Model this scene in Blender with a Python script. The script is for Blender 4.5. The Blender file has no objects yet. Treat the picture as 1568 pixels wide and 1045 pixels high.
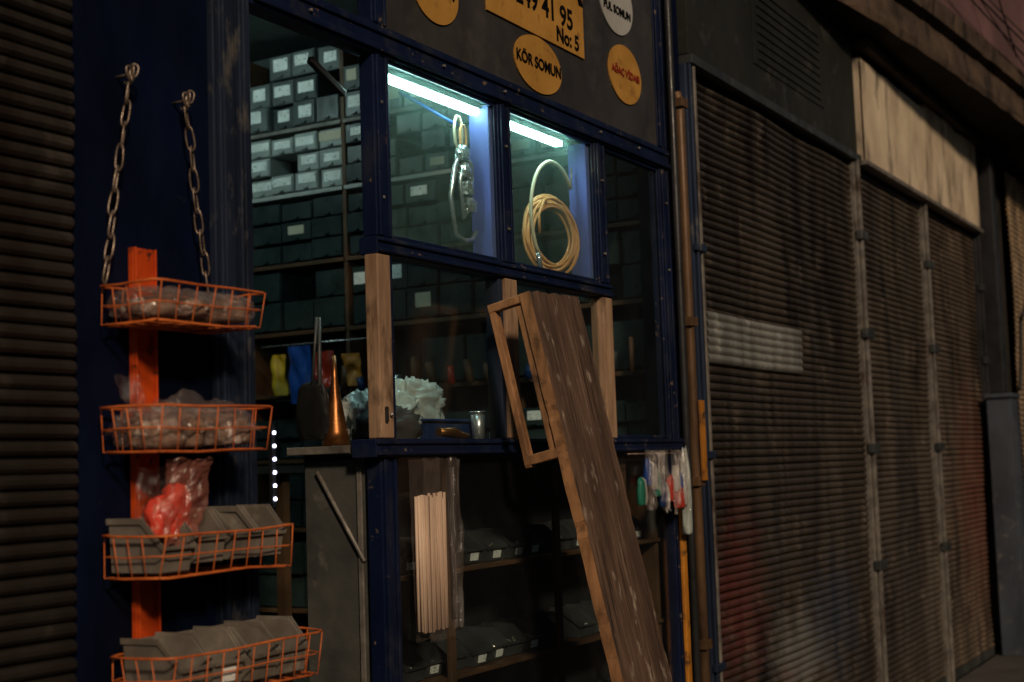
import bpy, bmesh, math, random
from mathutils import Vector, noise, Matrix
random.seed(7)
sc=bpy.context.scene
# ------------------------------------------------------------ materials
def M(name,c1,c2=None,rough=.6,metal=0.,scale=4.,stretch=(1,1,1),lo=.35,hi=.65,bump=.15,bscale=60.,bstretch=(1,1,1),
      c3=None,c3scale=12.,c3lo=.6,c3hi=.68,c3stretch=(1,1,1),blobs=(),spec=.3,wear=None):
    m=bpy.data.materials.new(name); m.use_nodes=True
    nt=m.node_tree; N=nt.nodes; L=nt.links; bs=N['Principled BSDF']
    tc=N.new('ShaderNodeTexCoord')
    def nz(sca,st,det=6.):
        mp=N.new('ShaderNodeMapping'); mp.inputs['Scale'].default_value=st
        L.new(tc.outputs['Object'],mp.inputs['Vector'])
        n=N.new('ShaderNodeTexNoise'); n.inputs['Scale'].default_value=sca; n.inputs['Detail'].default_value=det
        n.inputs['Roughness'].default_value=.62
        L.new(mp.outputs[0],n.inputs['Vector']); return n
    def mr(src,a,b,c=0.,d=1.):
        r=N.new('ShaderNodeMapRange'); r.inputs['From Min'].default_value=a; r.inputs['From Max'].default_value=b
        r.inputs['To Min'].default_value=c; r.inputs['To Max'].default_value=d
        L.new(src,r.inputs['Value']); return r.outputs[0]
    def mix(fac,a,b):
        x=N.new('ShaderNodeMix'); x.data_type='RGBA'
        L.new(fac,x.inputs['Factor'])
        if isinstance(a,tuple): x.inputs['A'].default_value=(*a,1)
        else: L.new(a,x.inputs['A'])
        x.inputs['B'].default_value=(*b,1); return x.outputs['Result']
    if c2 is None: c2=tuple(v*.55 for v in c1)
    n1=nz(scale,stretch); col=mix(mr(n1.outputs['Fac'],lo,hi),c1,c2)
    if c3:
        n2=nz(c3scale,c3stretch); col=mix(mr(n2.outputs['Fac'],c3lo,c3hi),col,c3)
    if wear:   # (colour, scale, stretch, lo, hi)
        n4=nz(wear[1],wear[2],8.); col=mix(mr(n4.outputs['Fac'],wear[3],wear[4]),col,wear[0])
    for (cen,rad,bc,k) in blobs:
        mp=N.new('ShaderNodeMapping'); mp.vector_type='POINT'
        mp.inputs['Scale'].default_value=tuple(1/r for r in rad)
        mp.inputs['Location'].default_value=tuple(-c/r for c,r in zip(cen,rad))
        L.new(tc.outputs['Object'],mp.inputs['Vector'])
        ln=N.new('ShaderNodeVectorMath'); ln.operation='LENGTH'; L.new(mp.outputs[0],ln.inputs[0])
        nn=nz(6.,(1,1,1.6),5.)
        ad=N.new('ShaderNodeMath'); ad.operation='MULTIPLY_ADD'; L.new(nn.outputs['Fac'],ad.inputs[0]); ad.inputs[1].default_value=2.6
        L.new(ln.outputs['Value'],ad.inputs[2])
        col=mix(mr(ad.outputs[0],1.7,2.6,k,0.),col,bc)
    L.new(col,bs.inputs['Base Color'])
    nr=nz(scale*3,stretch); L.new(mr(nr.outputs['Fac'],.3,.7,max(.04,rough-.14),min(1,rough+.14)),bs.inputs['Roughness'])
    bs.inputs['Metallic'].default_value=metal
    bs.inputs['Specular IOR Level'].default_value=spec
    if bump:
        nb=nz(bscale,bstretch,4.); b=N.new('ShaderNodeBump'); b.inputs['Strength'].default_value=bump; b.inputs['Distance'].default_value=.004
        L.new(nb.outputs['Fac'],b.inputs['Height']); L.new(b.outputs[0],bs.inputs['Normal'])
    return m
def glassmat(name,tint,dust,dustcol,refl=.9,dscale=3.,rg=.03,bmp=.08):
    m=bpy.data.materials.new(name); m.use_nodes=True; nt=m.node_tree; N=nt.nodes; L=nt.links; N.clear()
    out=N.new('ShaderNodeOutputMaterial'); tr=N.new('ShaderNodeBsdfTransparent'); tr.inputs[0].default_value=(*tint,1)
    gl=N.new('ShaderNodeBsdfGlossy'); gl.inputs['Roughness'].default_value=rg; gl.inputs['Color'].default_value=(refl,refl,refl,1)
    ge=N.new('ShaderNodeNewGeometry'); dt=N.new('ShaderNodeVectorMath'); dt.operation='DOT_PRODUCT'
    L.new(ge.outputs['Normal'],dt.inputs[0]); L.new(ge.outputs['Incoming'],dt.inputs[1])
    def mt(op,a,b=None,c=None):
        x=N.new('ShaderNodeMath'); x.operation=op
        for i,q in enumerate((a,b,c)):
            if q is None: continue
            if isinstance(q,(int,float)): x.inputs[i].default_value=q
            else: L.new(q,x.inputs[i])
        return x.outputs[0]
    s=mt('SUBTRACT',1.,mt('ABSOLUTE',dt.outputs['Value'])); fr=mt('MULTIPLY_ADD',mt('POWER',s,5.),.94,.06)
    tc=N.new('ShaderNodeTexCoord'); n=N.new('ShaderNodeTexNoise'); n.inputs['Scale'].default_value=dscale; n.inputs['Detail'].default_value=10; n.inputs['Roughness'].default_value=.75
    L.new(tc.outputs['Object'],n.inputs['Vector'])
    b=N.new('ShaderNodeBump'); b.inputs['Strength'].default_value=bmp; b.inputs['Distance'].default_value=.01; L.new(n.outputs['Fac'],b.inputs['Height'])
    L.new(b.outputs[0],gl.inputs['Normal'])
    mx=N.new('ShaderNodeMixShader'); L.new(fr,mx.inputs[0]); L.new(tr.outputs[0],mx.inputs[1]); L.new(gl.outputs[0],mx.inputs[2])
    df=N.new('ShaderNodeBsdfDiffuse'); df.inputs[0].default_value=(*dustcol,1)
    tl=N.new('ShaderNodeBsdfTranslucent'); tl.inputs[0].default_value=(*dustcol,1)
    m2=N.new('ShaderNodeMixShader'); m2.inputs[0].default_value=.5; L.new(df.outputs[0],m2.inputs[1]); L.new(tl.outputs[0],m2.inputs[2])
    r=N.new('ShaderNodeMapRange'); r.inputs['From Min'].default_value=.3; r.inputs['From Max'].default_value=.75; r.inputs['To Min'].default_value=dust*.35; r.inputs['To Max'].default_value=dust*2
    L.new(n.outputs['Fac'],r.inputs['Value'])
    m3=N.new('ShaderNodeMixShader'); L.new(r.outputs[0],m3.inputs[0]); L.new(mx.outputs[0],m3.inputs[1]); L.new(m2.outputs[0],m3.inputs[2])
    L.new(m3.outputs[0],out.inputs[0]); return m
def emis(name,col,s):
    m=bpy.data.materials.new(name); m.use_nodes=True; N=m.node_tree.nodes; N.clear()
    o=N.new('ShaderNodeOutputMaterial'); e=N.new('ShaderNodeEmission'); e.inputs[0].default_value=(*col,1); e.inputs[1].default_value=s
    m.node_tree.links.new(e.outputs[0],o.inputs[0]); return m

blue=M('blue_paint',(.007,.014,.047),(.003,.006,.021),rough=.4,scale=3,stretch=(1,1,.5),bump=.4,bscale=35,c3=(.16,.11,.08),c3scale=26,c3lo=.64,c3hi=.69,
       wear=((.026,.030,.044),7,(1,1,.6),.53,.72))
bluewall=M('blue_wall_paint',(.0025,.006,.024),(.0012,.0025,.009),rough=.6,scale=4,stretch=(1,1,.4),bump=.5,bscale=14,c3=(.010,.012,.017),c3scale=18,c3lo=.66,c3hi=.75,spec=.1)
pilas=M('worn_blue_pilaster',(.015,.023,.046),(.006,.010,.022),rough=.5,scale=10,stretch=(1,1,.15),bump=.5,bscale=30,bstretch=(1,1,.3),c3=(.085,.08,.075),c3scale=20,c3lo=.58,c3hi=.72,c3stretch=(1,1,.4))
bluepost=M('pale_blue_post',(.022,.034,.065),(.009,.014,.028),rough=.4,scale=8,stretch=(1,1,.2),c3=(.14,.13,.12),c3scale=16,c3lo=.60,c3hi=.7,c3stretch=(1,1,.3))
cabm=M('grey_blue_cabinet_paint',(.06,.072,.095),(.03,.036,.048),rough=.6,scale=4,stretch=(1,1,.4),c3=(.12,.11,.1),c3scale=10,c3lo=.58,c3hi=.7)
inner=M('blue_reveal_lit',(.10,.12,.42),(.07,.08,.3),rough=.5,bump=.1)  # strip lamp light on the post sides is put into this brighter blue
wood=M('tan_wood',(.40,.26,.16),(.20,.12,.072),rough=.6,scale=9,stretch=(3,3,.35),bump=.6,bscale=30,bstretch=(3,3,.2),c3=(.05,.03,.02),c3scale=8,c3lo=.53,c3hi=.72,c3stretch=(2,2,.7))
dwood=M('dark_shelf_wood',(.12,.06,.03),(.05,.025,.012),rough=.6)
plankw=M('weathered_plank_wood',(.13,.080,.054),(.062,.037,.026),rough=.6,scale=5,stretch=(2.4,.8,.5),lo=.36,hi=.64,bump=1.,bscale=16,bstretch=(6,.6,.3),c3=(.030,.019,.014),c3scale=14,c3lo=.56,c3hi=.66,c3stretch=(4,.7,.16),
         wear=((.32,.255,.20),9,(2.6,1,1.1),.58,.72))
plankside=M('orange_lit_plank_edge',(.40,.20,.09),(.15,.075,.035),rough=.6,scale=12,stretch=(2,2,.5),bump=.5,c3=(.05,.03,.02),c3scale=14,c3lo=.56,c3hi=.7)  # warm light on the plank edge is put into this orange wood colour
orange=M('orange_paint',(.62,.075,.010),(.42,.045,.007),rough=.45,scale=12,bump=.2,c3=(.05,.018,.01),c3scale=30,c3lo=.58,c3hi=.68)
orangewire=M('orange_wire',(.72,.18,.04),(.42,.085,.02),rough=.4,scale=14,bump=0)
steel=M('chain_steel',(.34,.27,.215),(.14,.095,.065),rough=.38,metal=.6,scale=40,bump=.2)
dsteel=M('grey_sheet_metal',(.06,.065,.065),(.03,.034,.035),rough=.45,metal=.3,scale=5,bump=.3,bscale=20,c3=(.12,.12,.11),c3scale=9,c3lo=.58,c3hi=.7)
sidem=M('weathered_side_metal',(.085,.085,.078),(.038,.04,.038),rough=.5,metal=.1,scale=5,bump=.4,bscale=25,c3=(.16,.15,.135),c3scale=12,c3lo=.6,c3hi=.75)
lsteel=M('worn_steel_edge',(.22,.20,.175),(.10,.09,.08),rough=.5,metal=.2,scale=15,c3=(.05,.03,.02),c3scale=14,c3lo=.54,c3hi=.68,c3stretch=(1,1,.4))
chrome=M('bright_steel',(.7,.72,.72),(.5,.5,.5),rough=.25,metal=.8,bump=0)
signgrey=M('sign_panel_grey',(.05,.047,.045),(.026,.025,.025),rough=.4,scale=3,stretch=(1,1,.6),bump=.1,c3=(.08,.072,.064),c3scale=5,c3lo=.52,c3hi=.75)
yel=M('yellow_sticker',(.50,.265,.06),(.36,.18,.038),rough=.6,scale=6,bump=.05,c3=(.22,.105,.03),c3scale=18,c3lo=.56,c3hi=.72,spec=.1)
whi=M('white_sticker',(.42,.42,.40),(.32,.32,.30),rough=.6,bump=.05,spec=.1)
ink=M('black_ink',(.006,.006,.006),rough=.7,bump=0,spec=.05)
redink=M('red_ink',(.30,.03,.02),rough=.7,bump=0,spec=.05)
tealbox=M('dark_drawer_plastic',(.030,.045,.043),(.013,.021,.021),rough=.35,scale=6,bump=.05)
greybox=M('grey_drawer_plastic',(.13,.145,.14),(.07,.08,.08),rough=.4,scale=6,bump=.05)
whbox=M('carton_white',(.36,.38,.36),(.22,.235,.22),rough=.6,scale=6,bump=.1)
label=M('paper_label',(.85,.87,.83),(.66,.66,.62),rough=.7,scale=14,bump=0,c3=(.05,.05,.05),c3scale=60,c3lo=.6,c3hi=.63,c3stretch=(1,1,2.2))
paper2=M('yellowed_label',(.55,.48,.36),(.42,.36,.26),rough=.7,bump=0)
binm=M('grey_bin_plastic',(.20,.175,.145),(.11,.095,.078),rough=.45,scale=8,bump=.1,c3=(.27,.24,.2),c3scale=14,c3lo=.58,c3hi=.75)
dbin=M('dark_bin_plastic',(.060,.061,.062),(.030,.031,.032),rough=.4,scale=8,bump=.1)
nuts=M('zinc_fasteners',(.5,.47,.42),(.2,.18,.15),rough=.35,metal=.7,scale=30,bump=0)
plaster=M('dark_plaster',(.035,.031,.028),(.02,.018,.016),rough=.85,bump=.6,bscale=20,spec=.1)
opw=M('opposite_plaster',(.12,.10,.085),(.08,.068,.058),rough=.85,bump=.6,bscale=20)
roomw=M('shop_room_wall',(.06,.075,.07),(.03,.04,.04),rough=.8)
concrete=M('concrete_header',(.68,.57,.42),(.38,.30,.21),rough=.85,scale=2.2,stretch=(1,1,.6),bump=.7,bscale=16,c3=(.08,.065,.055),c3scale=4,c3lo=.52,c3hi=.72,c3stretch=(1.4,1,.5))
ledgem=M('stained_ledge',(.10,.066,.045),(.035,.024,.018),rough=.9,scale=3,stretch=(1,1,1.5),bump=1.,bscale=12,c3=(.014,.011,.009),c3scale=4,c3lo=.5,c3hi=.65,c3stretch=(1.5,1,.7))
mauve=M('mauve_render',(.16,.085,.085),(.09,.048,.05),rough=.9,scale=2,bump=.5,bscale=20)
ventm=M('grey_green_panel',(.028,.029,.026),(.014,.015,.013),rough=.6,scale=2,stretch=(1,1,.5),bump=.25,c3=(.045,.042,.038),c3scale=7,c3lo=.58,c3hi=.7,spec=.15)
pipe_t=M('rusty_tan_pipe',(.15,.085,.042),(.045,.026,.016),rough=.45,scale=10,stretch=(1,1,.3),metal=.2)
pipe_y=M('yellow_orange_strip',(.5,.2,.022),(.26,.095,.013),rough=.5,scale=14,stretch=(1,1,.3),c3=(.05,.03,.02),c3scale=16,c3lo=.54,c3hi=.66)
pipe_d=M('dark_pipe',(.025,.025,.028),(.012,.012,.012),rough=.4)
black=M('black_rubber',(.01,.01,.01),rough=.5,bump=0)
brass=M('copper_brass',(.38,.155,.05),(.15,.06,.022),rough=.38,metal=.9,bump=.1)
cable=M('tan_cable',(.75,.36,.14),(.55,.25,.09),rough=.4,bump=0)
tubew=M('cream_tube',(.7,.6,.42),rough=.4,bump=0)
bluep=M('blue_plastic',(.02,.09,.4),rough=.35,bump=0)
bluec=M('dark_blue_crate_plastic',(.012,.035,.12),rough=.4,bump=0)
redp=M('red_plastic',(.5,.04,.02),rough=.35,bump=0)
yelp=M('yellow_plastic',(.7,.45,.03),rough=.35,bump=0)
greenp=M('green_plastic',(.03,.22,.15),rough=.35,bump=0)
dowel=M('pale_beige_rods',(.70,.53,.40),(.56,.41,.30),rough=.5,scale=20,stretch=(3,3,.3),bump=.1)
asphalt=M('asphalt',(.05,.05,.05),(.035,.035,.035),rough=.9,scale=3,bump=.8,bscale=90)
pavem=M('paving',(.08,.073,.065),(.05,.045,.04),rough=.75,scale=3,bump=.6,bscale=40)
bagw=M('white_plastic_bag',(.45,.50,.47),(.28,.32,.30),rough=.28,scale=9,bump=.6,bscale=25)
bagb=M('brown_packets_in_plastic',(.34,.22,.16),(.12,.07,.05),rough=.2,scale=20,bump=.5,bscale=30,c3=(.62,.52,.46),c3scale=22,c3lo=.56,c3hi=.64,spec=.6)
bagr=M('red_packets_in_plastic',(.85,.09,.05),(.6,.05,.03),rough=.2,scale=10,bump=.5,bscale=25,c3=(.8,.4,.32),c3scale=12,c3lo=.58,c3hi=.68,spec=.6)
clear=glassmat('clear_plastic_film',(.97,.96,.95),.06,(.8,.64,.56),1.,14.,.10,.5)
clearr=glassmat('pink_plastic_film',(.95,.8,.78),.30,(.75,.28,.2),1.,9.,.12,.4)
glass=glassmat('dusty_hazed_window_glass',(.86,.96,.93),.13,(.30,.50,.44),.8,4.)  # dust on the pane, tinted teal so its colour carries the lamp haze
glassd=glassmat('dark_window_glass',(.80,.87,.86),.02,(.4,.42,.42),.9,5.)
led=emis('led_lamp',(.60,1.,.95),42.)
fill_l=emis('added_fill_glow',(.68,.98,.93),50.)  # glow of the added, unseen fill tube
leddot=emis('led_dot',(.75,.75,1.),7.)
def shut(name,c1,c2,blobs=(),rough=.4,metal=.4,c3=(.025,.018,.014)):
    return M(name,c1,c2,rough=rough,metal=metal,scale=1.6,stretch=(1,1,.35),lo=.35,hi=.65,bump=.3,bscale=50,
             c3=c3,c3scale=3.2,c3lo=.46,c3hi=.66,c3stretch=(2.5,1,.35),blobs=blobs,spec=.4,wear=(tuple(v*2.2 for v in c1),5,(1.5,1,.8),.56,.78))
sh_l=shut('shutter_steel_grey',(.056,.047,.040),(.020,.018,.016))
sh_a=shut('shutter_steel_brown',(.115,.094,.072),(.050,.040,.032),blobs=[((5.45,0,.95),(.30,1,.36),(.22,.04,.026),.42),((6.15,0,.62),(.35,1,.2),(.32,.32,.3),.5),((6.7,0,.75),(.35,1,.25),(.05,.07,.11),.5),((5.9,0,.35),(.3,1,.2),(.18,.06,.025),.6)])
sh_b=shut('shutter_steel_tan',(.16,.13,.096),(.075,.059,.045))
sh_c=shut('shutter_steel_rust',(.23,.175,.122),(.105,.076,.055),blobs=[((9.9,0,1.2),(.5,1,.7),(.22,.055,.04),.5)])
sh_d=shut('shutter_steel_ochre',(.60,.45,.29),(.36,.26,.16),metal=.1)
sh_p=shut('shutter_pale_slats',(.27,.27,.25),(.17,.17,.155),metal=.1,c3=(.11,.105,.095))
# ------------------------------------------------------------ builder
def empty(name):
    e=bpy.data.objects.new(name,None); sc.collection.objects.link(e); return e
class B:
    def __init__(s,name,parent=None):
        s.name=name;s.parent=parent;s.bm=bmesh.new();s.mats=[];s.T=None
    def mi(s,m):
        if m not in s.mats:s.mats.append(m)
        return s.mats.index(m)
    def v(s,p):
        p=Vector(p)
        if s.T: p=s.T(p)
        return s.bm.verts.new(p)
    def f(s,vs,m,sm=False):
        try:
            fc=s.bm.faces.new(vs); fc.material_index=s.mi(m); fc.smooth=sm
        except ValueError: pass
    def box(s,x0,x1,y0,y1,z0,z1,m):
        c=[s.v((x,y,z)) for z in (z0,z1) for y in (y0,y1) for x in (x0,x1)]
        for q in ((0,2,3,1),(4,5,7,6),(0,1,5,4),(2,6,7,3),(0,4,6,2),(1,3,7,5)): s.f([c[i] for i in q],m)
    def obox(s,c,a,b,d,m):
        c=Vector(c);a=Vector(a);b=Vector(b);d=Vector(d)
        vs=[s.v(c+a*i+b*j+d*k) for k in(-1,1) for j in(-1,1) for i in(-1,1)]
        for q in ((0,2,3,1),(4,5,7,6),(0,1,5,4),(2,6,7,3),(0,4,6,2),(1,3,7,5)): s.f([vs[i] for i in q],m)
    def prism(s,poly,x0,x1,m):
        a=[s.v((x0,y,z)) for y,z in poly]; b=[s.v((x1,y,z)) for y,z in poly]
        s.f(a,m); s.f(b[::-1],m)
        for i in range(len(poly)):
            j=(i+1)%len(poly); s.f([a[j],a[i],b[i],b[j]],m)
    def tube(s,pts,r,m,seg=8,closed=False,rs=None):
        pts=[Vector(p) for p in pts]; n=len(pts); rings=[]; prev=None
        for i,p in enumerate(pts):
            if closed: t=(pts[(i+1)%n]-pts[i-1])
            else: t=pts[min(i+1,n-1)]-pts[max(i-1,0)]
            t.normalize()
            if prev is None:
                a=t.orthogonal().normalized()
            else:
                a=(prev-t*prev.dot(t)); a=a.normalized() if a.length>1e-6 else t.orthogonal().normalized()
            prev=a; b=t.cross(a); rr=rs[i] if rs else r
            rings.append([s.v(p+(a*math.cos(2*math.pi*k/seg)+b*math.sin(2*math.pi*k/seg))*rr) for k in range(seg)])
        for i in range(n if closed else n-1):
            A=rings[i];Bq=rings[(i+1)%n]
            for k in range(seg): s.f([A[k],A[(k+1)%seg],Bq[(k+1)%seg],Bq[k]],m,True)
        if not closed: s.f(rings[0][::-1],m); s.f(rings[-1],m)
    def grid(s,fn,nu,nv,m,sm=True):
        g=[[s.v(fn(i/nu,j/nv)) for i in range(nu+1)] for j in range(nv+1)]
        for j in range(nv):
            for i in range(nu): s.f([g[j][i],g[j][i+1],g[j+1][i+1],g[j+1][i]],m,sm)
    def disc(s,cx,cz,y,rx,rz,m,th=.004,n=40):
        p=[(cx+rx*math.cos(2*math.pi*k/n),cz+rz*math.sin(2*math.pi*k/n)) for k in range(n)]
        a=[s.v((x,y,z)) for x,z in p]; b=[s.v((x,y-th,z)) for x,z in p]
        s.f(b,m)
        for k in range(n): s.f([a[k],a[(k+1)%n],b[(k+1)%n],b[k]],m)
    def lump(s,c,d,m,seed=0,amp=.35,fq=2.2,n=20,sm=False):
        c=Vector(c); rows=[]
        for j in range(n+1):
            th=math.pi*j/n; row=[]
            for i in range(2*n):
                ph=math.pi*i/n
                q=Vector((math.sin(th)*math.cos(ph),math.sin(th)*math.sin(ph),math.cos(th)))
                e=q*fq+Vector((seed*3.1,seed*1.7,seed))
                k=1+amp*(1-2*abs(noise.noise(e)))*.8+amp*.5*(.5-abs(noise.noise(e*2.7)))+amp*.2*noise.noise(e*7)
                q2=Vector([math.copysign(abs(a)**.75,a) for a in q])*k
                row.append(s.v(c+Vector((q2.x*d[0],q2.y*d[1],max(q2.z,-.85)*d[2]))))
            rows.append(row)
        for j in range(n):
            for i in range(2*n):
                s.f([rows[j][i],rows[j+1][i],rows[j+1][(i+1)%(2*n)],rows[j][(i+1)%(2*n)]],m,sm)
    def done(s,bevel=0.):
        if len(s.bm.faces)<60000: bmesh.ops.recalc_face_normals(s.bm,faces=s.bm.faces)
        me=bpy.data.meshes.new(s.name); s.bm.to_mesh(me); s.bm.free()
        for m in s.mats: me.materials.append(m)
        o=bpy.data.objects.new(s.name,me); sc.collection.objects.link(o)
        if s.parent: o.parent=s.parent
        if bevel:
            b=o.modifiers.new('bevel','BEVEL'); b.width=bevel; b.segments=2; b.limit_method='ANGLE'; b.angle_limit=math.radians(55)
        return o
# ------------------------------------------------------------ ground
g=B('ground'); g.grid(lambda u,v:(-150+300*u,-150+300*v,0),4,4,asphalt,False); g.done()
g=B('pavement')
for i in range(-12,30):
    for j in range(3):
        g.box(i*.6+.004,i*.6+.596,-1.3+j*.43+.004,-1.3+j*.43+.426,.004,.1+random.uniform(-.002,.002),pavem)
g.box(-8,18.5,-1.45,-1.31,.003,.115,pavem); g.done(.004)
# ------------------------------------------------------------ roller shutters
def shutter(name,x0,x1,z0,z1,mat,pitch=.033,y=.016,seed=0,nx=28):
    b=B(name); nsl=int((z1-z0)/pitch)
    prof=[(0,.006),(.08,-.007),(.32,-.0135),(.6,-.0135),(.86,-.006),(.96,.006)]
    zs=[]
    for k in range(nsl):
        for t,yy in prof: zs.append((z0+(k+t)*pitch,yy,k))
    g=[]
    for z,yy,k in zs:
        row=[]
        jr=noise.noise(Vector((k*.37,seed,0)))*.003+random.Random(k*7+seed).uniform(-.0008,.0008)
        for i in range(nx+1):
            x=x0+(x1-x0)*i/nx
            dn=noise.noise(Vector((x*1.6,z*1.6,seed)))*.016+noise.noise(Vector((x*5,z*7,seed+5)))*.005
            row.append(b.v((x,y+yy+dn+jr,z+noise.noise(Vector((x*.9,k*.5,seed)))*.0035)))
        g.append(row)
    for j in range(len(g)-1):
        for i in range(nx): b.f([g[j][i],g[j][i+1],g[j+1][i+1],g[j+1][i]],mat,False)
    b.box(x0,x1,y-.018,y+.02,z0-.05,z0+.002,dsteel)
    return b
b=shutter('roller_shutter',.6,1.945,.12,3.3,sh_l,.031,y=0.,seed=1); b.done()
b=shutter('roller_shutter',5.17,7.33,.15,3.04,sh_a,seed=2,nx=56)
def patch(u,v):
    x=5.172+(6.33-5.172)*u; z=1.875+.2*v
    return (x,-.005-.009*abs(math.sin(math.pi*(z-1.875)/.0335))+noise.noise(Vector((x*1.6,z*1.6,2)))*.016,z)
b.grid(patch,40,60,sh_p,False); b.done()
b=shutter('roller_shutter',7.45,8.79,.15,3.05,sh_b,seed=3); b.done()
b=shutter('roller_shutter',8.91,10.34,.15,3.05,sh_c,seed=4); b.done()
b=shutter('roller_shutter',11.4,13.6,.15,3.7,sh_d,.04,seed=5,y=-.05); b.done()
# ------------------------------------------------------------ shutter building
e=empty('shuttered_building')
b=B('guide_rails',e)
for x0,x1,m in ((7.335,7.445,lsteel),(8.795,8.905,lsteel),(10.345,10.42,pipe_d)):
    b.box(x0,x1,-.02,.06,.1,3.05,m)
    b.box(x0+.02,x0+.05,-.04,-.021,.1,3.05,m)
    for z in (.9,1.5,2.1,2.62):
        b.box(x0-.01,x1+.01,-.048,-.015,z,z+.05,dsteel)
b.done(.004)
b=B('header_panel',e)
b.box(5.10,7.42,-.02,.1,3.085,3.9,ventm); b.box(5.10,7.44,-.035,.05,3.045,3.082,dsteel)
b.box(5.85,6.85,-.025,-.021,3.22,3.62,ventm)
for k in range(9): b.box(5.9,6.8,-.031,-.0255,3.25+k*.04,3.262+k*.04,ventm)
b.done(.003)
b=B('concrete_header',e)
def slab(x0,x1,z0,z1,m,y=-.05,seed=0,n=26):
    b.grid(lambda u,v:(x0+(x1-x0)*u,y+noise.noise(Vector((u*4,v*2,seed)))*.012,z0+(z1-z0)*v+(noise.noise(Vector((u*9,seed,v)))*.008)),n,10,m,False)
    b.box(x0,x1,y+.013,.1,z0,z1,m)
slab(7.46,8.86,3.06,3.62,concrete,seed=1); slab(8.875,10.36,3.06,3.66,concrete,seed=5)
b.box(7.46,10.36,-.10,.1,3.665,3.72,ledgem)
b.box(7.44,10.4,-.065,.0,3.035,3.058,lsteel)
b.done()
b=B('end_pier',e)
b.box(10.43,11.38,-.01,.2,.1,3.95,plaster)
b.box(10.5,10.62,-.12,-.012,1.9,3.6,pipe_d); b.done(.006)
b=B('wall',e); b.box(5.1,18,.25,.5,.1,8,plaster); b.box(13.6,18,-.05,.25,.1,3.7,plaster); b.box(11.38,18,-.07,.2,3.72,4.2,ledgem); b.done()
edge=[(5.0,.10),(5.8,-.0),(6.4,-.09),(7.2,-.19),(8.2,-.28),(9.4,-.36),(10.8,-.44),(12.5,-.52),(15,-.6),(18,-.65)]
def ed(x):
    for (a,ya),(c,yc) in zip(edge,edge[1:]):
        if x<=c: return ya+(yc-ya)*(x-a)/(c-a)
    return edge[-1][1]
b=B('curved_ledge',e)
zb,zt=3.74,4.10
def fas(u,v):
    x=5+13*u; prof=[(0,.0),(.12,-.012),(.55,-.0),(.62,-.05),(.9,-.06),(1,-.03)]
    k=v*(len(prof)-1); i=min(int(k),len(prof)-2); t=k-i
    zz=prof[i][0]+(prof[i+1][0]-prof[i][0])*t; yy=prof[i][1]+(prof[i+1][1]-prof[i][1])*t
    ch=max(0,noise.noise(Vector((x*3,v*2,3)))-.3)*.05
    return (x,ed(x)+yy+ch+noise.noise(Vector((x*6,v*5,0)))*.006,zb+(zt-zb)*zz+(noise.noise(Vector((x*4,0,1)))*.008 if v==0 else 0))
b.grid(fas,200,15,ledgem,False)
b.grid(lambda u,v:(5+13*u,ed(5+13*u)+(.3-ed(5+13*u))*v,zb+(noise.noise(Vector(((5+13*u)*4,0,1)))*.008 if v==0 else 0)),200,3,plaster,False)
b.grid(lambda u,v:(5+13*u,ed(5+13*u)-.03+(.3-ed(5+13*u))*v,zt-.001),60,2,ledgem,False)
b.done()
b=B('upper_wall',e); b.grid(lambda u,v:(5+13*u,ed(5+13*u)+.04,zt+4*v),80,6,mauve,False); b.done()
# ------------------------------------------------------------ hardware shop
S=empty('hardware_shop')
b=B('room',S)
b.box(1.3,5.16,3.2,3.3,.1,3.5,roomw); b.box(5.165,5.2,.05,3.3,.1,3.5,roomw); b.box(1.2,1.3,.12,3.3,.1,3.5,roomw)
b.box(1.2,5.2,.12,3.3,3.45,3.5,roomw); b.box(1.2,5.2,.1,3.3,.05,.098,pavem); b.done()
b=B('facade_wall',S)
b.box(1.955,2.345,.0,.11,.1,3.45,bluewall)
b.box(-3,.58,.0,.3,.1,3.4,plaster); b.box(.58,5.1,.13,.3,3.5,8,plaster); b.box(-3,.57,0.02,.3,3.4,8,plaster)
b.box(.6,1.95,-.02,.1,3.32,3.5,bluewall)
b.box(4.875,5.06,.005,.12,.1,3.5,bluewall)
b.done()
b=B('pilaster',S)
b.box(2.35,2.475,-.012,.10,.1,3.45,pilas)
for k,(o,w_,dp) in enumerate(((.004,.012,.026),(.026,.03,.018),(.066,.008,.03),(.09,.022,.022))): b.box(2.352+o,2.352+o+w_,-dp,-.0125,.1,3.45,pilas)
b.box(2.462,2.482,-.006,.16,.1,2.6,lsteel)
b.done(.004)
b=B('frame',S)
def post(x0,x1,z0,z1,m=blue,y0=-.010,y1=.035):
    b.box(x0,x1,y0,y1,z0,z1,m)
    w=(x1-x0); b.box(x0+w*.12,x0+w*.34,y0-.007,y0-.0005,z0,z1,m); b.box(x0+w*.72,x0+w*.86,y0-.005,y0-.0005,z0,z1,m)
post(2.955,3.03,.1,1.53); post(2.965,3.035,2.10,2.575); post(2.965,3.035,2.66,3.45)
post(3.605,3.68,2.10,2.575); post(4.25,4.33,2.10,2.575); post(4.79,4.87,.1,2.575); post(4.79,4.87,2.66,3.45)
def rail(x0,x1,z0,z1,m=blue,y0=-.013,y1=.045):
    b.box(x0,x1,y0,y1,z0,z1,m); h=z1-z0
    b.box(x0,x1,y0-.010,y0-.0005,z0+h*.1,z0+h*.3,m); b.box(x0,x1,y0-.007,y0-.0005,z0+h*.7,z0+h*.88,m)
rail(2.485,4.872,2.577,2.658)
rail(2.96,4.335,2.052,2.098)
rail(2.92,4.872,1.532,1.578,y0=-.022,y1=.055)
for x in (3.577,4.215): b.box(x,x+.027,.008,.075,2.105,2.57,inner)
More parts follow.
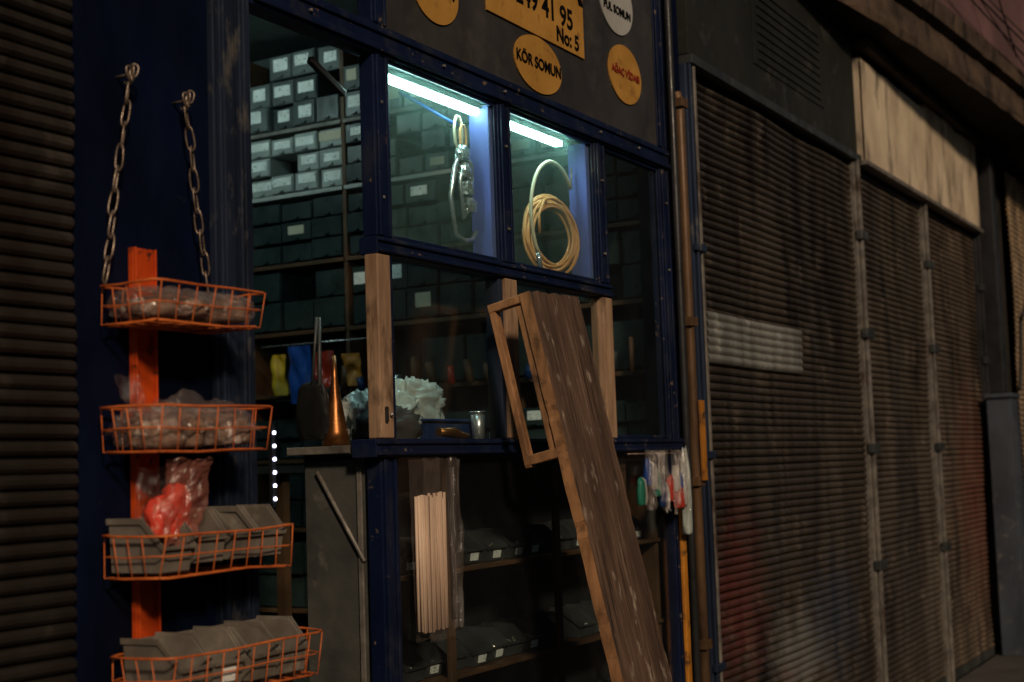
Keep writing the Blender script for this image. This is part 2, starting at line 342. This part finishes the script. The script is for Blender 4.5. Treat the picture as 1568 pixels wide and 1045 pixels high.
for x0,x1,z0,z1 in ((3.035,3.605,2.098,2.577),(3.68,4.25,2.098,2.577),(4.33,4.79,1.578,2.577)):
    b.box(x0+.001,x0+.010,-.004,.004,z0+.001,z1-.001,blue); b.box(x1-.010,x1-.001,-.004,.004,z0+.001,z1-.001,blue)
    b.box(x0+.011,x1-.011,-.004,.004,z0+.001,z0+.012,blue); b.box(x0+.011,x1-.011,-.004,.004,z1-.012,z1-.001,blue)
for x in (2.99,3.64,4.29,4.83):
    for z in (2.2,2.45): b.tube([(x,-.009,z),(x,-.020,z)],.005,lsteel,6)
for x in (2.7,3.3,3.64,4.29,4.6): b.tube([(x,-.012,2.617),(x,-.022,2.617)],.005,lsteel,6)
b.box(3.036,4.784,-.01,.03,.1,.2,blue)
b.obox((2.86,.06,2.50),(.07,0,-.03),(0,.008,0),(.004,0,.008),pipe_d)
b.done(.003)
b=B('wood_mullions',S)
b.box(2.950,3.008,-.018,.022,1.580,2.050,wood); b.box(3.0085,3.03,-.010,.03,1.580,2.050,blue)
b.box(3.605,3.672,-.018,.03,1.580,2.050,wood); b.box(3.58,3.604,-.008,.04,1.58,2.050,bluepost)
b.box(4.255,4.325,-.018,.03,1.580,2.050,wood)
b.box(2.965,2.975,-.026,-.0185,1.62,1.66,pipe_d); b.tube([(2.99,-.017,1.64),(2.99,-.028,1.64)],.005,chrome)
b.done(.003)
b=B('window_panes',S)
def pane(x0,x1,z0,z1,m,y=.006): b.f([b.v((x0,y,z0)),b.v((x1,y,z0)),b.v((x1,y,z1)),b.v((x0,y,z1))],m)
pane(3.035,3.605,2.1,2.575,glass); pane(3.68,4.25,2.1,2.575,glass)
pane(3.031,3.579,1.58,2.050,glassd); pane(3.673,4.254,1.58,2.050,glassd); pane(4.332,4.788,1.58,2.575,glassd)
b.done()
b=B('conduit_pipes')
b.tube([(4.91,-.02,.1),(4.91,-.02,3.4)],.015,pipe_d,10)
b.tube([(4.98,-.022,.5),(4.98,-.022,2.86),(4.98,-.01,2.9)],.020,pipe_t,12)
for z in (.8,1.4,2.0,2.84): b.box(4.95,5.01,-.047,-.002,z,z+.035,pipe_t)
b.box(4.97,5.005,-.060,-.048,1.42,1.72,pipe_y)
b.done(.002)
b=B('blue_steel_post'); b.box(5.07,5.155,-.018,.1,.1,3.04,bluepost); b.box(5.085,5.10,-.032,-.0185,.1,3.04,bluepost); b.box(5.13,5.15,-.028,-.0185,.1,3.04,lsteel)
for z in (.7,1.5,2.3): b.box(5.065,5.16,-.038,-.019,z,z+.03,bluepost)
b.done(.004)
b=B('yellow_conduit'); b.box(4.80,4.835,-.035,-.020,.3,1.33,pipe_y); b.done(.004)
# ------------------------------------------------------------ sign
e=empty('shop_sign')
b=B('panel',e); b.box(3.037,4.788,-.005,.05,2.66,3.45,signgrey)
b.box(3.56,4.20,-.011,-.006,2.85,3.40,yel)
b.disc(3.28,2.83,-.006,.12,.095,yel); b.disc(3.875,2.755,-.006,.155,.09,yel); b.disc(4.525,2.87,-.006,.135,.105,yel); b.disc(4.475,3.12,-.006,.135,.115,whi)
b.done()
def text(t,size,x,z,m,y=-.0125,rot=0,sx=1.,par=e,bold=.0):
    c=bpy.data.curves.new('lettering','FONT'); c.body=t; c.size=size; c.align_x='CENTER'; c.align_y='CENTER'; c.extrude=.0005; c.offset=bold
    o=bpy.data.objects.new('lettering',c); sc.collection.objects.link(o)
    bpy.context.view_layer.update()
    me=bpy.data.meshes.new_from_object(o); bpy.data.objects.remove(o)
    n=bpy.data.objects.new('lettering',me); sc.collection.objects.link(n); me.materials.clear(); me.materials.append(m)
    n.rotation_euler=(math.radians(90),rot,0); n.location=(x,y,z); n.scale=(sx,1,1); n.parent=par
text('249 41 95',.095,3.93,2.955,ink,bold=.002); text('No: 5',.07,4.08,2.887,ink,bold=.002)
text('CIVATA',.19,3.86,3.09,ink,bold=.006)
text('KÖR SOMUN',.050,3.875,2.757,ink,bold=.001); text('AĞAÇ VİDASI',.037,4.525,2.872,redink,bold=.0008)
text('PUL SOMUN',.040,4.475,3.09,ink,bold=.001); text('SOMUN',.055,3.28,2.84,ink,bold=.001)
# ------------------------------------------------------------ LED lamps
b=B('led_strip_lamp'); b.box(3.05,3.57,.035,.06,2.543,2.557,led); b.box(3.045,3.575,.03,.065,2.5575,2.574,lsteel); b.done()
b=B('led_strip_lamp'); b.box(3.70,4.10,.035,.06,2.543,2.557,led); b.box(3.69,4.11,.03,.065,2.5575,2.574,lsteel); b.done()
b=B('added_fill_tube'); b.tube([(3.9,1.4,3.36),(3.9,2.5,3.36)],.016,fill_l,10); b.box(3.86,3.94,1.35,2.55,3.38,3.43,lsteel); b.done()  # added tube, out of view, brightens the drawer labels
b=B('led_dot_strip'); b.box(3.99,4.01,1.185,1.20,1.38,1.68,pipe_d)
for k in range(6):
    z=1.41+k*.047; b.lump((3.995,1.178,z),(.0055,.006,.007),leddot,amp=0,n=5)
b.done()
# ------------------------------------------------------------ interior drawer shelves (end wall)
e=empty('drawer_shelf')
b=B('shelving',e)
bays=[(.10,.74),(.77,1.42),(1.45,1.56),(1.58,2.11),(2.14,2.75),(2.78,3.15)]
for y in (.085,.755,1.435,1.57,2.125,2.765): b.box(4.985,5.15,y-.010,y+.010,.1,3.4,dwood)
for z,m in ((3.03,lsteel),(2.735,whi),(2.42,dwood),(2.115,dwood),(1.84,dwood),(1.55,dwood),(1.25,dwood),(.9,dwood),(.5,dwood)):
    for a,c in bays: b.box(4.975,5.15,a-.004,c+.004,z-.009,z+.009,m)
b.done(.002)
b=B('drawers',e)
def drawer(y0,y1,z0,z1,m,lab,lm=label,ls=.6):
    j=random.uniform(-.018,.014); x=5.0+j
    b.box(x,5.14,y0+.004,y1-.004,z0+.003,z1-.004,m)
    b.box(x-.006,x-.0005,y0+.008,y1-.008,z0+.006,z1-.010,m)
    b.box(x-.016,x-.0065,(y0+y1)/2-.012,(y0+y1)/2+.012,z0+.01,z0+.018,m)
    if lab:
        w=(y1-y0)*ls/2; cy=(y0+y1)/2+random.uniform(-.008,.008); zz=z0+(z1-z0)*random.uniform(.30,.40)
        b.box(x-.0085,x-.0066,cy-w,cy+w,zz,zz+(z1-z0)*random.uniform(.40,.5),lm)
def fill(a,c,z0,z1,nr,cw,m,p,ls=.6,mm=None):
    n=max(1,round((c-a)/cw)); w=(c-a)/n; h=(z1-z0)/nr
    for r in range(nr):
        for k in range(n):
            if random.random()<.09: continue
            mt=m if not mm or random.random()<.7 else mm
            drawer(a+k*w,a+(k+1)*w,z0+r*h,z0+(r+1)*h-random.choice([0,0,.008]),mt,random.random()<p,random.choice([label,label,label,paper2]),ls*random.uniform(.7,1.15))
for i,(a,c) in enumerate(bays):
    fill(a,c,3.045,3.39,3,.15,tealbox,.75,.62,greybox)
    if i==3: fill(a,c,2.75,3.015,3,.128,whbox,1.,.84)
    else: fill(a,c,2.75,3.015,3,.128,tealbox,.35,.6,greybox)
    fill(a,c,2.435,2.715,3,.17,tealbox,.10,.45)
    fill(a,c,2.13,2.40,2,.16,tealbox,.12,.5)
    if i in(0,1,4,5):
        fill(a,c,1.855,2.05,1,.2,tealbox,.2,.4)
    fill(a,c,1.56,1.74,2,.15,tealbox,.1,.4); fill(a,c,1.26,1.5,2,.15,tealbox,.1,.5); fill(a,c,.91,1.2,2,.15,tealbox,.1,.5)
b.done()
b=B('hanging_packets')
for y0,y1,z0,z1,m in ((1.86,1.94,1.84,2.02,yelp),(1.71,1.84,1.80,2.05,bluep),(1.60,1.70,1.86,2.02,redp),(1.46,1.55,1.86,2.0,pipe_y)):
    b.grid(lambda u,v:(4.93+.03*noise.noise(Vector((u*3,v*3,y0*9)))-.02*math.sin(math.pi*u),y0+(y1-y0)*u+.01*v,z0+(z1-z0)*v),10,14,m)
b.tube([(4.93,1.4,2.06),(4.93,2.0,2.06)],.004,chrome); b.done()
b=B('long_shelf_tools')
for k in range(16):
    y=.2+k*.09; b.tube([(4.93,y,1.84),(4.93,y+random.uniform(-.02,.02),1.84+random.uniform(.05,.16))],random.uniform(.008,.02),random.choice([brass,dsteel,redp,chrome,bluec,dwood]))
b.done()
# ------------------------------------------------------------ bins
def binbox(b,x,y,z,w,d,h,m,lab=True,cont=0,yaw=0.,tilt=0.):
    cy,sy=math.cos(yaw),math.sin(yaw)
    def T(p):
        k=.84+.16*p.z/h; q=Vector((p.x*k,p.y*(.9+.1*p.z/h),p.z))
        return Vector((x+q.x*cy-q.y*sy,y+q.x*sy+q.y*cy,z+q.z))
    b.T=T; t=.004
    poly=[(0,0),(-d,0),(-d,h*.5),(-d*.62,h),(0,h)]
    b.prism(poly,-w/2,-w/2+t,m); b.prism(poly,w/2-t,w/2,m)
    b.box(-w/2+t,w/2-t,-t,-.0002,.0,h*.98,m); b.box(-w/2+t,w/2-t,-d+t,-t,.0,t,m); b.box(-w/2+t,w/2-t,-d+.0002,-d+t,.001,h*.49,m)
    rim=[(-d-.006,h*.5),(-d*.62-.002,h+.004),(.004,h+.004),(.004,h-.008),(-d*.60,h-.008),(-d-.002,h*.5-.01)]
    b.prism(rim,-w/2-.004,-w/2-.0003,m); b.prism(rim,w/2+.0003,w/2+.004,m)
    b.box(-w/2,w/2,-d-.008,-d-.0003,h*.43,h*.5,m)
    if lab: b.box(-w*.22,w*.22,-d-.0045,-d-.0008,h*.1,h*.36,label)
    for k in range(cont):
        px=random.uniform(-w*.42,w*.42);py=random.uniform(-d*.9,-d*.1);pz=h*random.uniform(.2,.5); a=Vector((random.uniform(-1,1),random.uniform(-1,1),random.uniform(-1,1))).normalized()
        L_=random.choice([.004,.006,.016]); r=.0075 if L_<.01 else .0035
        b.tube([Vector((px,py,pz))-a*L_,Vector((px,py,pz))+a*L_],r,nuts,6)
    if cont: b.box(-w/2+t,w/2-t,-d+t,-t,t+.0004,h*.22,nuts)
    b.T=None
# ------------------------------------------------------------ display counter
e=empty('glass_display_counter')
b=B('cabinet',e)
b.box(2.972,2.99,.052,.245,.1,1.53,sidem); b.box(2.965,2.971,.06,.075,.1,1.53,lsteel)
b.box(2.93,3.03,.062,.27,1.545,1.565,lsteel); b.box(3.032,4.78,.062,.27,1.548,1.562,dsteel)
b.tube([(2.966,.20,1.50),(2.966,.055,1.27)],.006,lsteel)
b.box(3.0,4.78,.248,.268,.1,1.545,pipe_d)
for z in (1.22,.93,.64): b.box(3.04,4.78,.045,.245,z-.012,z,dwood)
for x in (3.32,3.95,4.45): b.box(x,x+.03,.03,.044,.2,1.53,dwood)
b.box(4.76,4.784,.055,.245,.1,1.53,dwood)
b.done(.002)
b=B('case_glass',e); pane(3.032,4.788,.2,1.53,glassd,.004); b.done()
b=B('parts_bins',e)
for z in (1.222,.932,.642):
    for k in range(15):
        if random.random()<.06: continue
        binbox(b,3.10+k*.113,.235,z,.10,.165+random.uniform(-.01,.01),.082,dbin,random.random()<.6,random.choice([0,12,20,26]),yaw=random.uniform(-.06,.06))
b.done()
# ------------------------------------------------------------ basket rack
e=empty('hanging_basket_rack')
b=B('backbone',e); b.box(2.095,2.155,-.018,-.004,1.0,1.965,orange); b.box(2.095,2.099,-.026,-.0185,1.0,1.965,orange); b.box(2.151,2.155,-.026,-.0185,1.0,1.965,orange); b.done(.0015)
b=B('wire_baskets',e)
def basket(x0,x1,y0,z0,z1,r=.0020):
    yb=-.028; ex=.012
    def wob(p): 
        p=Vector(p); return p+Vector((noise.noise(p*9),noise.noise(p*9+Vector((5,0,0))),noise.noise(p*9+Vector((0,7,0)))))*.007
    for z,o in ((z1,ex),((z0+z1)/2,ex/2),(z0,0)):
        cs=[(x0-o,yb,z),(x1+o,yb,z),(x1+o,y0-o,z),(x0-o,y0-o,z)]; pts=[]
        for i in range(4):
            a=Vector(cs[i]);c=Vector(cs[(i+1)%4])
            for t in (.06,.35,.65,.94): pts.append(wob(a+(c-a)*t))
        b.tube(pts,r*1.3 if z!=(z0+z1)/2 else r*.8,orangewire,6,closed=True)
    nx=int((x1-x0)/.045)
    for k in range(nx+1):
        x=x0+(x1-x0)*k/nx
        b.tube([wob(q) for q in ((x,yb,z1),(x,yb,z0),(x,y0,z0),(x,y0-ex,z1))],r*.7,orangewire,5)
    for k in range(1,4):
        y=yb+(y0-yb)*k/4
        b.tube([wob(q) for q in ((x0-ex,y,z1),(x0,y,z0),(x1,y,z0),(x1+ex,y,z1))],r*.7,orangewire,5)
basket(2.0,2.30,-.175,1.80,1.875); basket(2.0,2.31,-.175,1.55,1.635); basket(2.0,2.38,-.175,1.31,1.39); basket(2.02,2.47,-.175,1.075,1.16)
b.done()
b=B('trays',e)
for k,x in enumerate((2.045,2.145,2.235,2.325)): binbox(b,x+.005,-.035,1.32+(.012 if k else 0),.088,.145,.10,binm,False,0,yaw=random.uniform(-.1,.1))
for k,x in enumerate((2.085,2.19,2.29,2.39)): binbox(b,x,-.035,1.085,.096,.145,.105,binm,k==1,0,yaw=random.uniform(-.1,.1))
b.done(.001)
def link(b,c,t,n,L_,w,r,m):
    t=t.normalized(); n=(n-t*n.dot(t)).normalized(); pts=[]
    for k in range(16):
        a=2*math.pi*k/16; pts.append(c+t*(math.copysign(abs(math.cos(a))**.7,math.cos(a))*L_/2)+n*(math.sin(a)*w/2)*(1+.12*math.cos(a)))
    b.tube(pts,r,m,6,closed=True)
b=B('chains',e)
for p,q in (((2.072,-.035,2.30),(2.005,-.03,1.885)),((2.235,-.035,2.28),(2.302,-.03,1.885))):
    p=Vector(p);q=Vector(q);n=9;d=(q-p)/n
    for k in range(n):
        c=p+d*(k+.5)+Vector((math.sin(k*1.1)*.003,0,0)); ang=(k%2)*1.35+.5+random.uniform(-.2,.2)
        link(b,c,d+Vector((random.uniform(-.004,.004),0,0)),Vector((math.cos(ang),math.sin(ang),0)),d.length*1.22,.018,.0021,steel)
    b.tube([p+Vector((0,.04,.012)),p+Vector((0,0,.012)),p+Vector((0,-.01,.0)),p+Vector((0,0,-.01)),p+Vector((0,.012,-.002))],.003,steel)
    for k in range(3): link(b,p+Vector((.006*k-.006,-.008,.012+.004*k)),Vector((.3*k-.3,0,1)),Vector((math.cos(k*1.3),math.sin(k*1.3),0)),.03,.016,.0022,steel)
b.done()
def bagsheet(x0,x1,z0,z1,y,seed,m,sk=0.,am=.02):
    b.grid(lambda u,v:(x0+(x1-x0)*(u+(.5-u)*.2*(1-v))+sk*v,y+am*noise.noise(Vector((u*3,v*3,seed)))+am*.6*noise.noise(Vector((u*8,v*8,seed))),z0+(z1-z0)*v+.01*noise.noise(Vector((u*5,seed,0)))),16,20,m,False)
def parcels(xs,y,z,sz,seed):
    for i,x in enumerate(xs):
        r=random.Random(seed*50+i)
        b.lump((x,y+r.uniform(-.02,.02),z+r.uniform(-.003,.006)),(sz[0]*r.uniform(.8,1.2),sz[1]*r.uniform(.8,1.1),sz[2]*r.uniform(.8,1.2)),bagb,seed+i,.22,1.8,16,True)
        b.lump((x,y+r.uniform(-.01,.01),z+.008),(sz[0]*1.15,sz[1]*1.1,sz[2]*1.25),clear,seed+i+30,.35,3.0,18,False)
b=B('plastic_bag_of_parts'); parcels((2.055,2.125,2.195,2.255),-.10,1.83,(.038,.055,.022),1)
b.grid(lambda u,v:(2.01+.28*u,-.03-.14*v,1.866+.012*noise.noise(Vector((u*7,v*5,1)))+.008*noise.noise(Vector((u*19,v*13,3)))-.02*(2*v-1)**4),40,24,clear,False); b.done()
b=B('plastic_bag_of_parts'); parcels((2.05,2.115,2.18,2.25),-.10,1.585,(.036,.055,.030),4)
b.grid(lambda u,v:(2.005+.30*u,-.025-.15*v,1.640+.040*noise.noise(Vector((u*4,v*3,7)))+.010*noise.noise(Vector((u*17,v*13,3)))-.03*(2*v-1)**4-.03*(2*u-1)**6),46,26,clear,False)
bagsheet(2.03,2.10,1.61,1.70,-.06,3,clear,-.03); b.done()
b=B('plastic_bag_of_red_parts')
b.lump((2.08,-.115,1.415),(.042,.025,.04),bagr,3,.3,2.2,20,True); b.lump((2.10,-.12,1.45),(.025,.018,.03),bagr,5,.3,2.2,16,True)
bagsheet(2.01,2.14,1.37,1.535,-.15,2,clearr,.035); bagsheet(2.01,2.14,1.38,1.52,-.08,4,clear,.03); b.done()
# ------------------------------------------------------------ hanging bags under the sill
b=B('bag_of_beige_strips')
for k in range(20):
    x=3.056+k*.0066; zt_=1.43+random.uniform(-.008,.008); y=-.045-.005*(k%3)
    b.tube([(x+random.uniform(-.002,.002),y,1.08+random.uniform(0,.01)),(x+random.uniform(-.002,.002),y,zt_)],.0042,dowel,6)
bagsheet(3.045,3.195,1.06,1.525,-.075,7,clear,am=.008); bagsheet(3.045,3.195,1.06,1.525,-.032,8,clear,am=.006)
for k in range(4): b.tube([(3.215+k*.008,-.045,1.10),(3.21+k*.008,-.045,1.5)],.0025,pipe_d,6)
bagsheet(3.20,3.26,1.08,1.525,-.055,9,clear,am=.01); b.done()
b=B('hanging_parts_packets')
cols=[greenp,whi,bluep,whi,greenp,bluec,whi,redp,whi,bluep,whi]
for k in range(11):
    x=4.37+k*.036; z0=1.53-random.uniform(.13,.22)
    b.lump((x+.02,-.055-random.uniform(0,.02),z0+.055),(.019,.010,.045),cols[k],k,.3,2.5,12,True)
    bagsheet(x,x+.045,z0,1.535,-.078-random.uniform(0,.02),20+k,clear,am=.012)
b.lump((4.70,-.07,1.36),(.025,.012,.035),redp,3,.4,2.5,12)
b.lump((4.79,-.06,1.36),(.020,.013,.15),bagw,4,.3,2.0,16,True)
b.tube([(4.36,-.035,1.525),(4.83,-.035,1.525)],.003,steel); b.done()
# ------------------------------------------------------------ things in the windows
b=B('copper_cable_coil')
c0=Vector((4.088,.080,2.245))
pts=[]
for k in range(12*28):
    a=2*math.pi*k/28; rr=.094+.014*noise.noise(Vector((k*.05,0,0)))+.010*math.sin(k*.9/28*6)
    pts.append(c0+Vector((math.cos(a)*rr*1.08+.006*math.sin(k*.07),-math.cos(a)*rr*.32+.010*math.sin(k*.093),math.sin(a)*rr*1.2+.006*math.sin(k*.11))))
b.tube(pts,.0050,cable,7)
b.tube([c0+Vector((-.02,0,.10)),c0+Vector((-.05,-.005,.115)),c0+Vector((-.09,-.005,.06)),c0+Vector((-.08,0,.0))],.005,cable)
b.done()
b=B('flexible_hose')
pts=[]
for k in range(26):
    a=math.radians(40+k*7.2); pts.append((4.05+.16*math.cos(a),.045,2.29+.19*math.sin(a)))
b.tube(pts,.0065,tubew,8); b.tube([pts[-1],(pts[-1][0]+.012,.045,pts[-1][2]-.05)],.009,chrome); b.tube([pts[0],(pts[0][0]+.01,.045,pts[0][2]+.07)],.003,steel); b.done()
b=B('hanging_clamp_hooks')
b.tube([(3.49+.022*math.cos(a/10*6.283),.06,2.475+.05*math.sin(a/10*6.283)) for a in range(10)],.005,tubew,7,closed=True)
b.tube([(3.50+.017*math.cos(a/10*6.283),.05,2.46+.04*math.sin(a/10*6.283)) for a in range(10)],.004,cable,7,closed=True)
b.tube([(3.50,.055,2.43),(3.46,.055,2.37),(3.43,.055,2.28),(3.45,.055,2.17),(3.50,.055,2.155),(3.545,.055,2.165),(3.565,.055,2.19)],.0075,chrome)
b.tube([(3.50,.05,2.43),(3.545,.05,2.38),(3.54,.05,2.27),(3.49,.05,2.22),(3.475,.05,2.33),(3.51,.05,2.42)],.0065,chrome)
for k in range(4): b.lump((3.495+.010*k,.05,2.41-.05*k),(.02,.014,.022),chrome,k,.4,2,8)
b.done()
b=B('blue_rod'); b.tube([(3.40,.20,2.60),(3.50,.07,2.50)],.005,bluep); b.done()
b=B('plastic_bags_on_counter')
b.lump((3.26,.20,1.63),(.11,.05,.065),bagw,11,.55,2.6,34,True); b.lump((3.43,.21,1.65),(.10,.045,.075),bagw,13,.55,2.4,34,True); b.done()
b=B('black_bag'); b.lump((3.20,.14,1.61),(.08,.05,.045),dbin,15,.5,2.2,20,True); b.done()
b=B('blue_crate'); b.box(3.37,3.62,.12,.25,1.565,1.63,bluec); b.box(3.36,3.63,.11,.26,1.632,1.64,bluec); b.done(.004)
b=B('wooden_tool_handle'); b.tube([(3.36,.075,1.60),(3.43,.07,1.598),(3.47,.068,1.59),(3.50,.066,1.588)],.012,brass,10,rs=[.012,.016,.012,.008]); b.done()
b=B('steel_cup'); b.tube([(3.60,.09,1.563),(3.60,.09,1.66)],.02,chrome,14,rs=[.018,.022]); b.tube([(3.6+.023*math.cos(a/12*6.283),.09+.023*math.sin(a/12*6.283),1.66) for a in range(12)],.003,chrome,6,closed=True); b.done()
b=B('brass_funnel'); b.tube([(2.97,.14,1.567),(2.97,.14,1.60),(2.97,.14,1.68),(2.97,.14,1.74),(2.97,.14,1.80)],.03,brass,18,rs=[.036,.032,.018,.008,.005])
b.tube([(2.94,.165,1.60),(2.94,.165,1.76),(2.945,.165,1.90)],.01,dsteel,8,rs=[.006,.006,.004]); b.done()
b=B('black_hand_saw'); b.lump((2.94,.19,1.65),(.012,.05,.08),black,2,.1,1.5,16); b.tube([(2.94,.19,1.72),(2.94,.17,1.90)],.004,dsteel); b.done()
b=B('work_table')
b.box(3.4,4.6,1.5,2.1,1.50,1.53,dsteel)
for x,y in ((3.45,1.55),(4.5,1.55),(3.45,2.05),(4.5,2.05)): b.box(x,x+.04,y,y+.04,.1,1.499,dwood)
b.lump((3.7,1.7,1.58),(.14,.1,.05),bluep,2,.4,2,16); b.lump((4.1,1.75,1.57),(.12,.1,.04),dsteel,5,.4,2,16); b.done(.004)
b=B('storage_crate'); b.box(3.1,3.5,.75,1.15,.1,1.02,dsteel); b.box(3.08,3.52,.73,1.17,1.021,1.05,bluep); b.lump((3.3,.9,1.09),(.12,.1,.05),greybox,5,.4,2,16); b.done(.004)
# ------------------------------------------------------------ leaning plank bench
e=empty('wooden_bench')
top=Vector((3.60,-.165,1.985)); base=Vector((3.665,-.56,.1))
ax=(base-top).normalized(); wd=Vector((1,0,0)); wd=(wd-ax*wd.dot(ax)).normalized(); nn=ax.cross(wd).normalized()
if nn.y>0: nn=-nn
Ln=(base-top).length
b=B('seat_plank',e)
W=.305
def pf(side):
    def f(u,v):
        x=(u-.5)*W
        g=0
        for gx,ph,dp in ((-.085,1,.6),(-.02,2,.3),(.03,3,.8),(.095,4,.4)):
            k=noise.noise(Vector((v*3.5,ph*7,0)))
            dd=abs(x-gx-.012*noise.noise(Vector((v*4,gx*30,0)))); g+=max(0,1-dd/.005)*.005*dp*max(0,min(1,.4+k*3))
        ew=.006*noise.noise(Vector((v*14,side*3,u*2)))+(.012*max(0,noise.noise(Vector((v*30,9,0)))-.2))
        xx=x*(1-abs(ew)/W*2*abs(2*u-1))
        tt=v*Ln+(.006*noise.noise(Vector((u*9,0,v))) if v in(0,1) else 0)
        return top+ax*tt+wd*xx+nn*((.016 if side>0 else -.016)-(g*side)+.002*noise.noise(Vector((u*20,v*12,1)))+.0012*noise.noise(Vector((u*50,v*40,1))))
    return f
b.grid(pf(1),90,130,plankw,False)
b.grid(lambda u,v:pf(1)(u,v)-nn*.034,10,60,plankw,False)
for u in (0,1):
    b.grid(lambda s,v:pf(1)(u,v)-nn*(.034*s),1,130,plankside,False)
for v in (0,1):
    b.grid(lambda u,s:pf(1)(u,v)-nn*(.034*s),70,1,plankside,False)
b.done()
b=B('leg_frame',e)
for sx in (-1,1):
    o=wd*(sx*(W/2-.02))
    c1=top+o-nn*.118
    b.obox(c1+ax*.24,ax*.235,wd*.015,nn*.010,plankside)
    b.obox(top+o-nn*.072+ax*.012,ax*.012,wd*.017,nn*.056,plankside)
    b.obox(top+o-nn*.072+ax*.455,ax*.014,wd*.017,nn*.056,plankside)
    b.obox(top+o-nn*.032+ax*.24,ax*.21,wd*.014,nn*.010,plankside)
b.done(.003)
# ------------------------------------------------------------ street cabinet, cables
b=B('grey_blue_cabinet'); b.box(10.15,10.42,-.22,-.06,.1,1.85,cabm); b.box(10.13,10.44,-.235,-.05,1.852,1.88,cabm); b.box(10.18,10.39,-.228,-.2205,.3,1.7,cabm); b.done(.008)
b=B('overhead_cables')
def cab(p,q,sag,r=.006,m=black):
    p=Vector(p);q=Vector(q); b.tube([p+(q-p)*t+Vector((0,0,-sag*4*t*(1-t))) for t in [k/16 for k in range(17)]],r,m,6)
cab((7.2,-.32,4.35),(14,-.8,4.3),.12); cab((7.0,-.30,4.45),(14,-.8,4.5),.2,.004); cab((8.0,-.4,4.2),(14,-.8,4.15),.1,.005); cab((9,-.45,4.6),(9.6,-.5,4.05),.02,.005)
cab((7.6,-.34,4.6),(10.5,-.52,4.0),.06,.004); cab((10.9,-.5,3.8),(10.5,-.26,2.4),.15,.012); cab((10.5,-.26,2.4),(10.4,-.24,1.9),.05,.012)
b.done()
# ------------------------------------------------------------ opposite side of the street
glassd2=M('far_window_glass',(.05,.06,.07),rough=.1,bump=0)
def opp(name,x0,x1,h,y=-7.5):
    b=B(name); b.box(x0,x1,y-8,y,0,h,opw)
    z=1.2
    while z<h-1.5:
        x=x0+.8
        while x<x1-1.6:
            b.box(x-.08,x+1.08,y+.002,y+.06,z-.08,z+1.5,ledgem); b.box(x,x+1,y+.061,y+.07,z,z+1.42,glassd2); x+=2.3
        z+=3.0
    b.box(x0-.05,x1+.05,y-8,y+.25,h+.001,h+.25,ledgem); b.done()
opp('low_building',-14,8.9,4.2); opp('apartment_building',9,22,13); opp('low_building',22.1,60,7.5)
# ------------------------------------------------------------ light
w=bpy.data.worlds.new('World'); sc.world=w; w.use_nodes=True; N=w.node_tree.nodes; bg=N['Background']
sky=N.new('ShaderNodeTexSky'); sky.sky_type='NISHITA'; sky.sun_disc=False
SD=Vector((-.58,-.66,.50)).normalized()
el=math.asin(SD.z); sky.sun_elevation=el; sky.sun_rotation=math.atan2(SD.x,SD.y)
w.node_tree.links.new(sky.outputs[0],bg.inputs[0]); bg.inputs[1].default_value=.022
l=bpy.data.lights.new('sun','SUN'); l.energy=2.1; l.angle=math.radians(6); l.color=(1,.77,.54)
o=bpy.data.objects.new('sun',l); sc.collection.objects.link(o); o.rotation_euler=SD.to_track_quat('Z','Y').to_euler()
# ------------------------------------------------------------ camera
yaw=math.radians(29.6);pitch=math.radians(5.0);roll=math.radians(1.95)
F=Vector((math.cos(yaw)*math.cos(pitch),math.sin(yaw)*math.cos(pitch),math.sin(pitch)))
r0=Vector((math.sin(yaw),-math.cos(yaw),0));u0=r0.cross(F)
R=r0*math.cos(roll)-u0*math.sin(roll);U=u0*math.cos(roll)+r0*math.sin(roll)
cd=bpy.data.cameras.new('camera'); cd.lens=50.; cd.sensor_width=36; cd.clip_end=500; cd.clip_start=.05
cd.dof.use_dof=True; cd.dof.focus_distance=4.0; cd.dof.aperture_fstop=3.2
co=bpy.data.objects.new('camera',cd); sc.collection.objects.link(co)
co.matrix_world=Matrix(((R.x,U.x,-F.x,0),(R.y,U.y,-F.y,-2.08),(R.z,U.z,-F.z,1.5),(0,0,0,1)))
sc.camera=co
sc.view_settings.view_transform='Standard'; sc.view_settings.look='None'; sc.view_settings.exposure=0
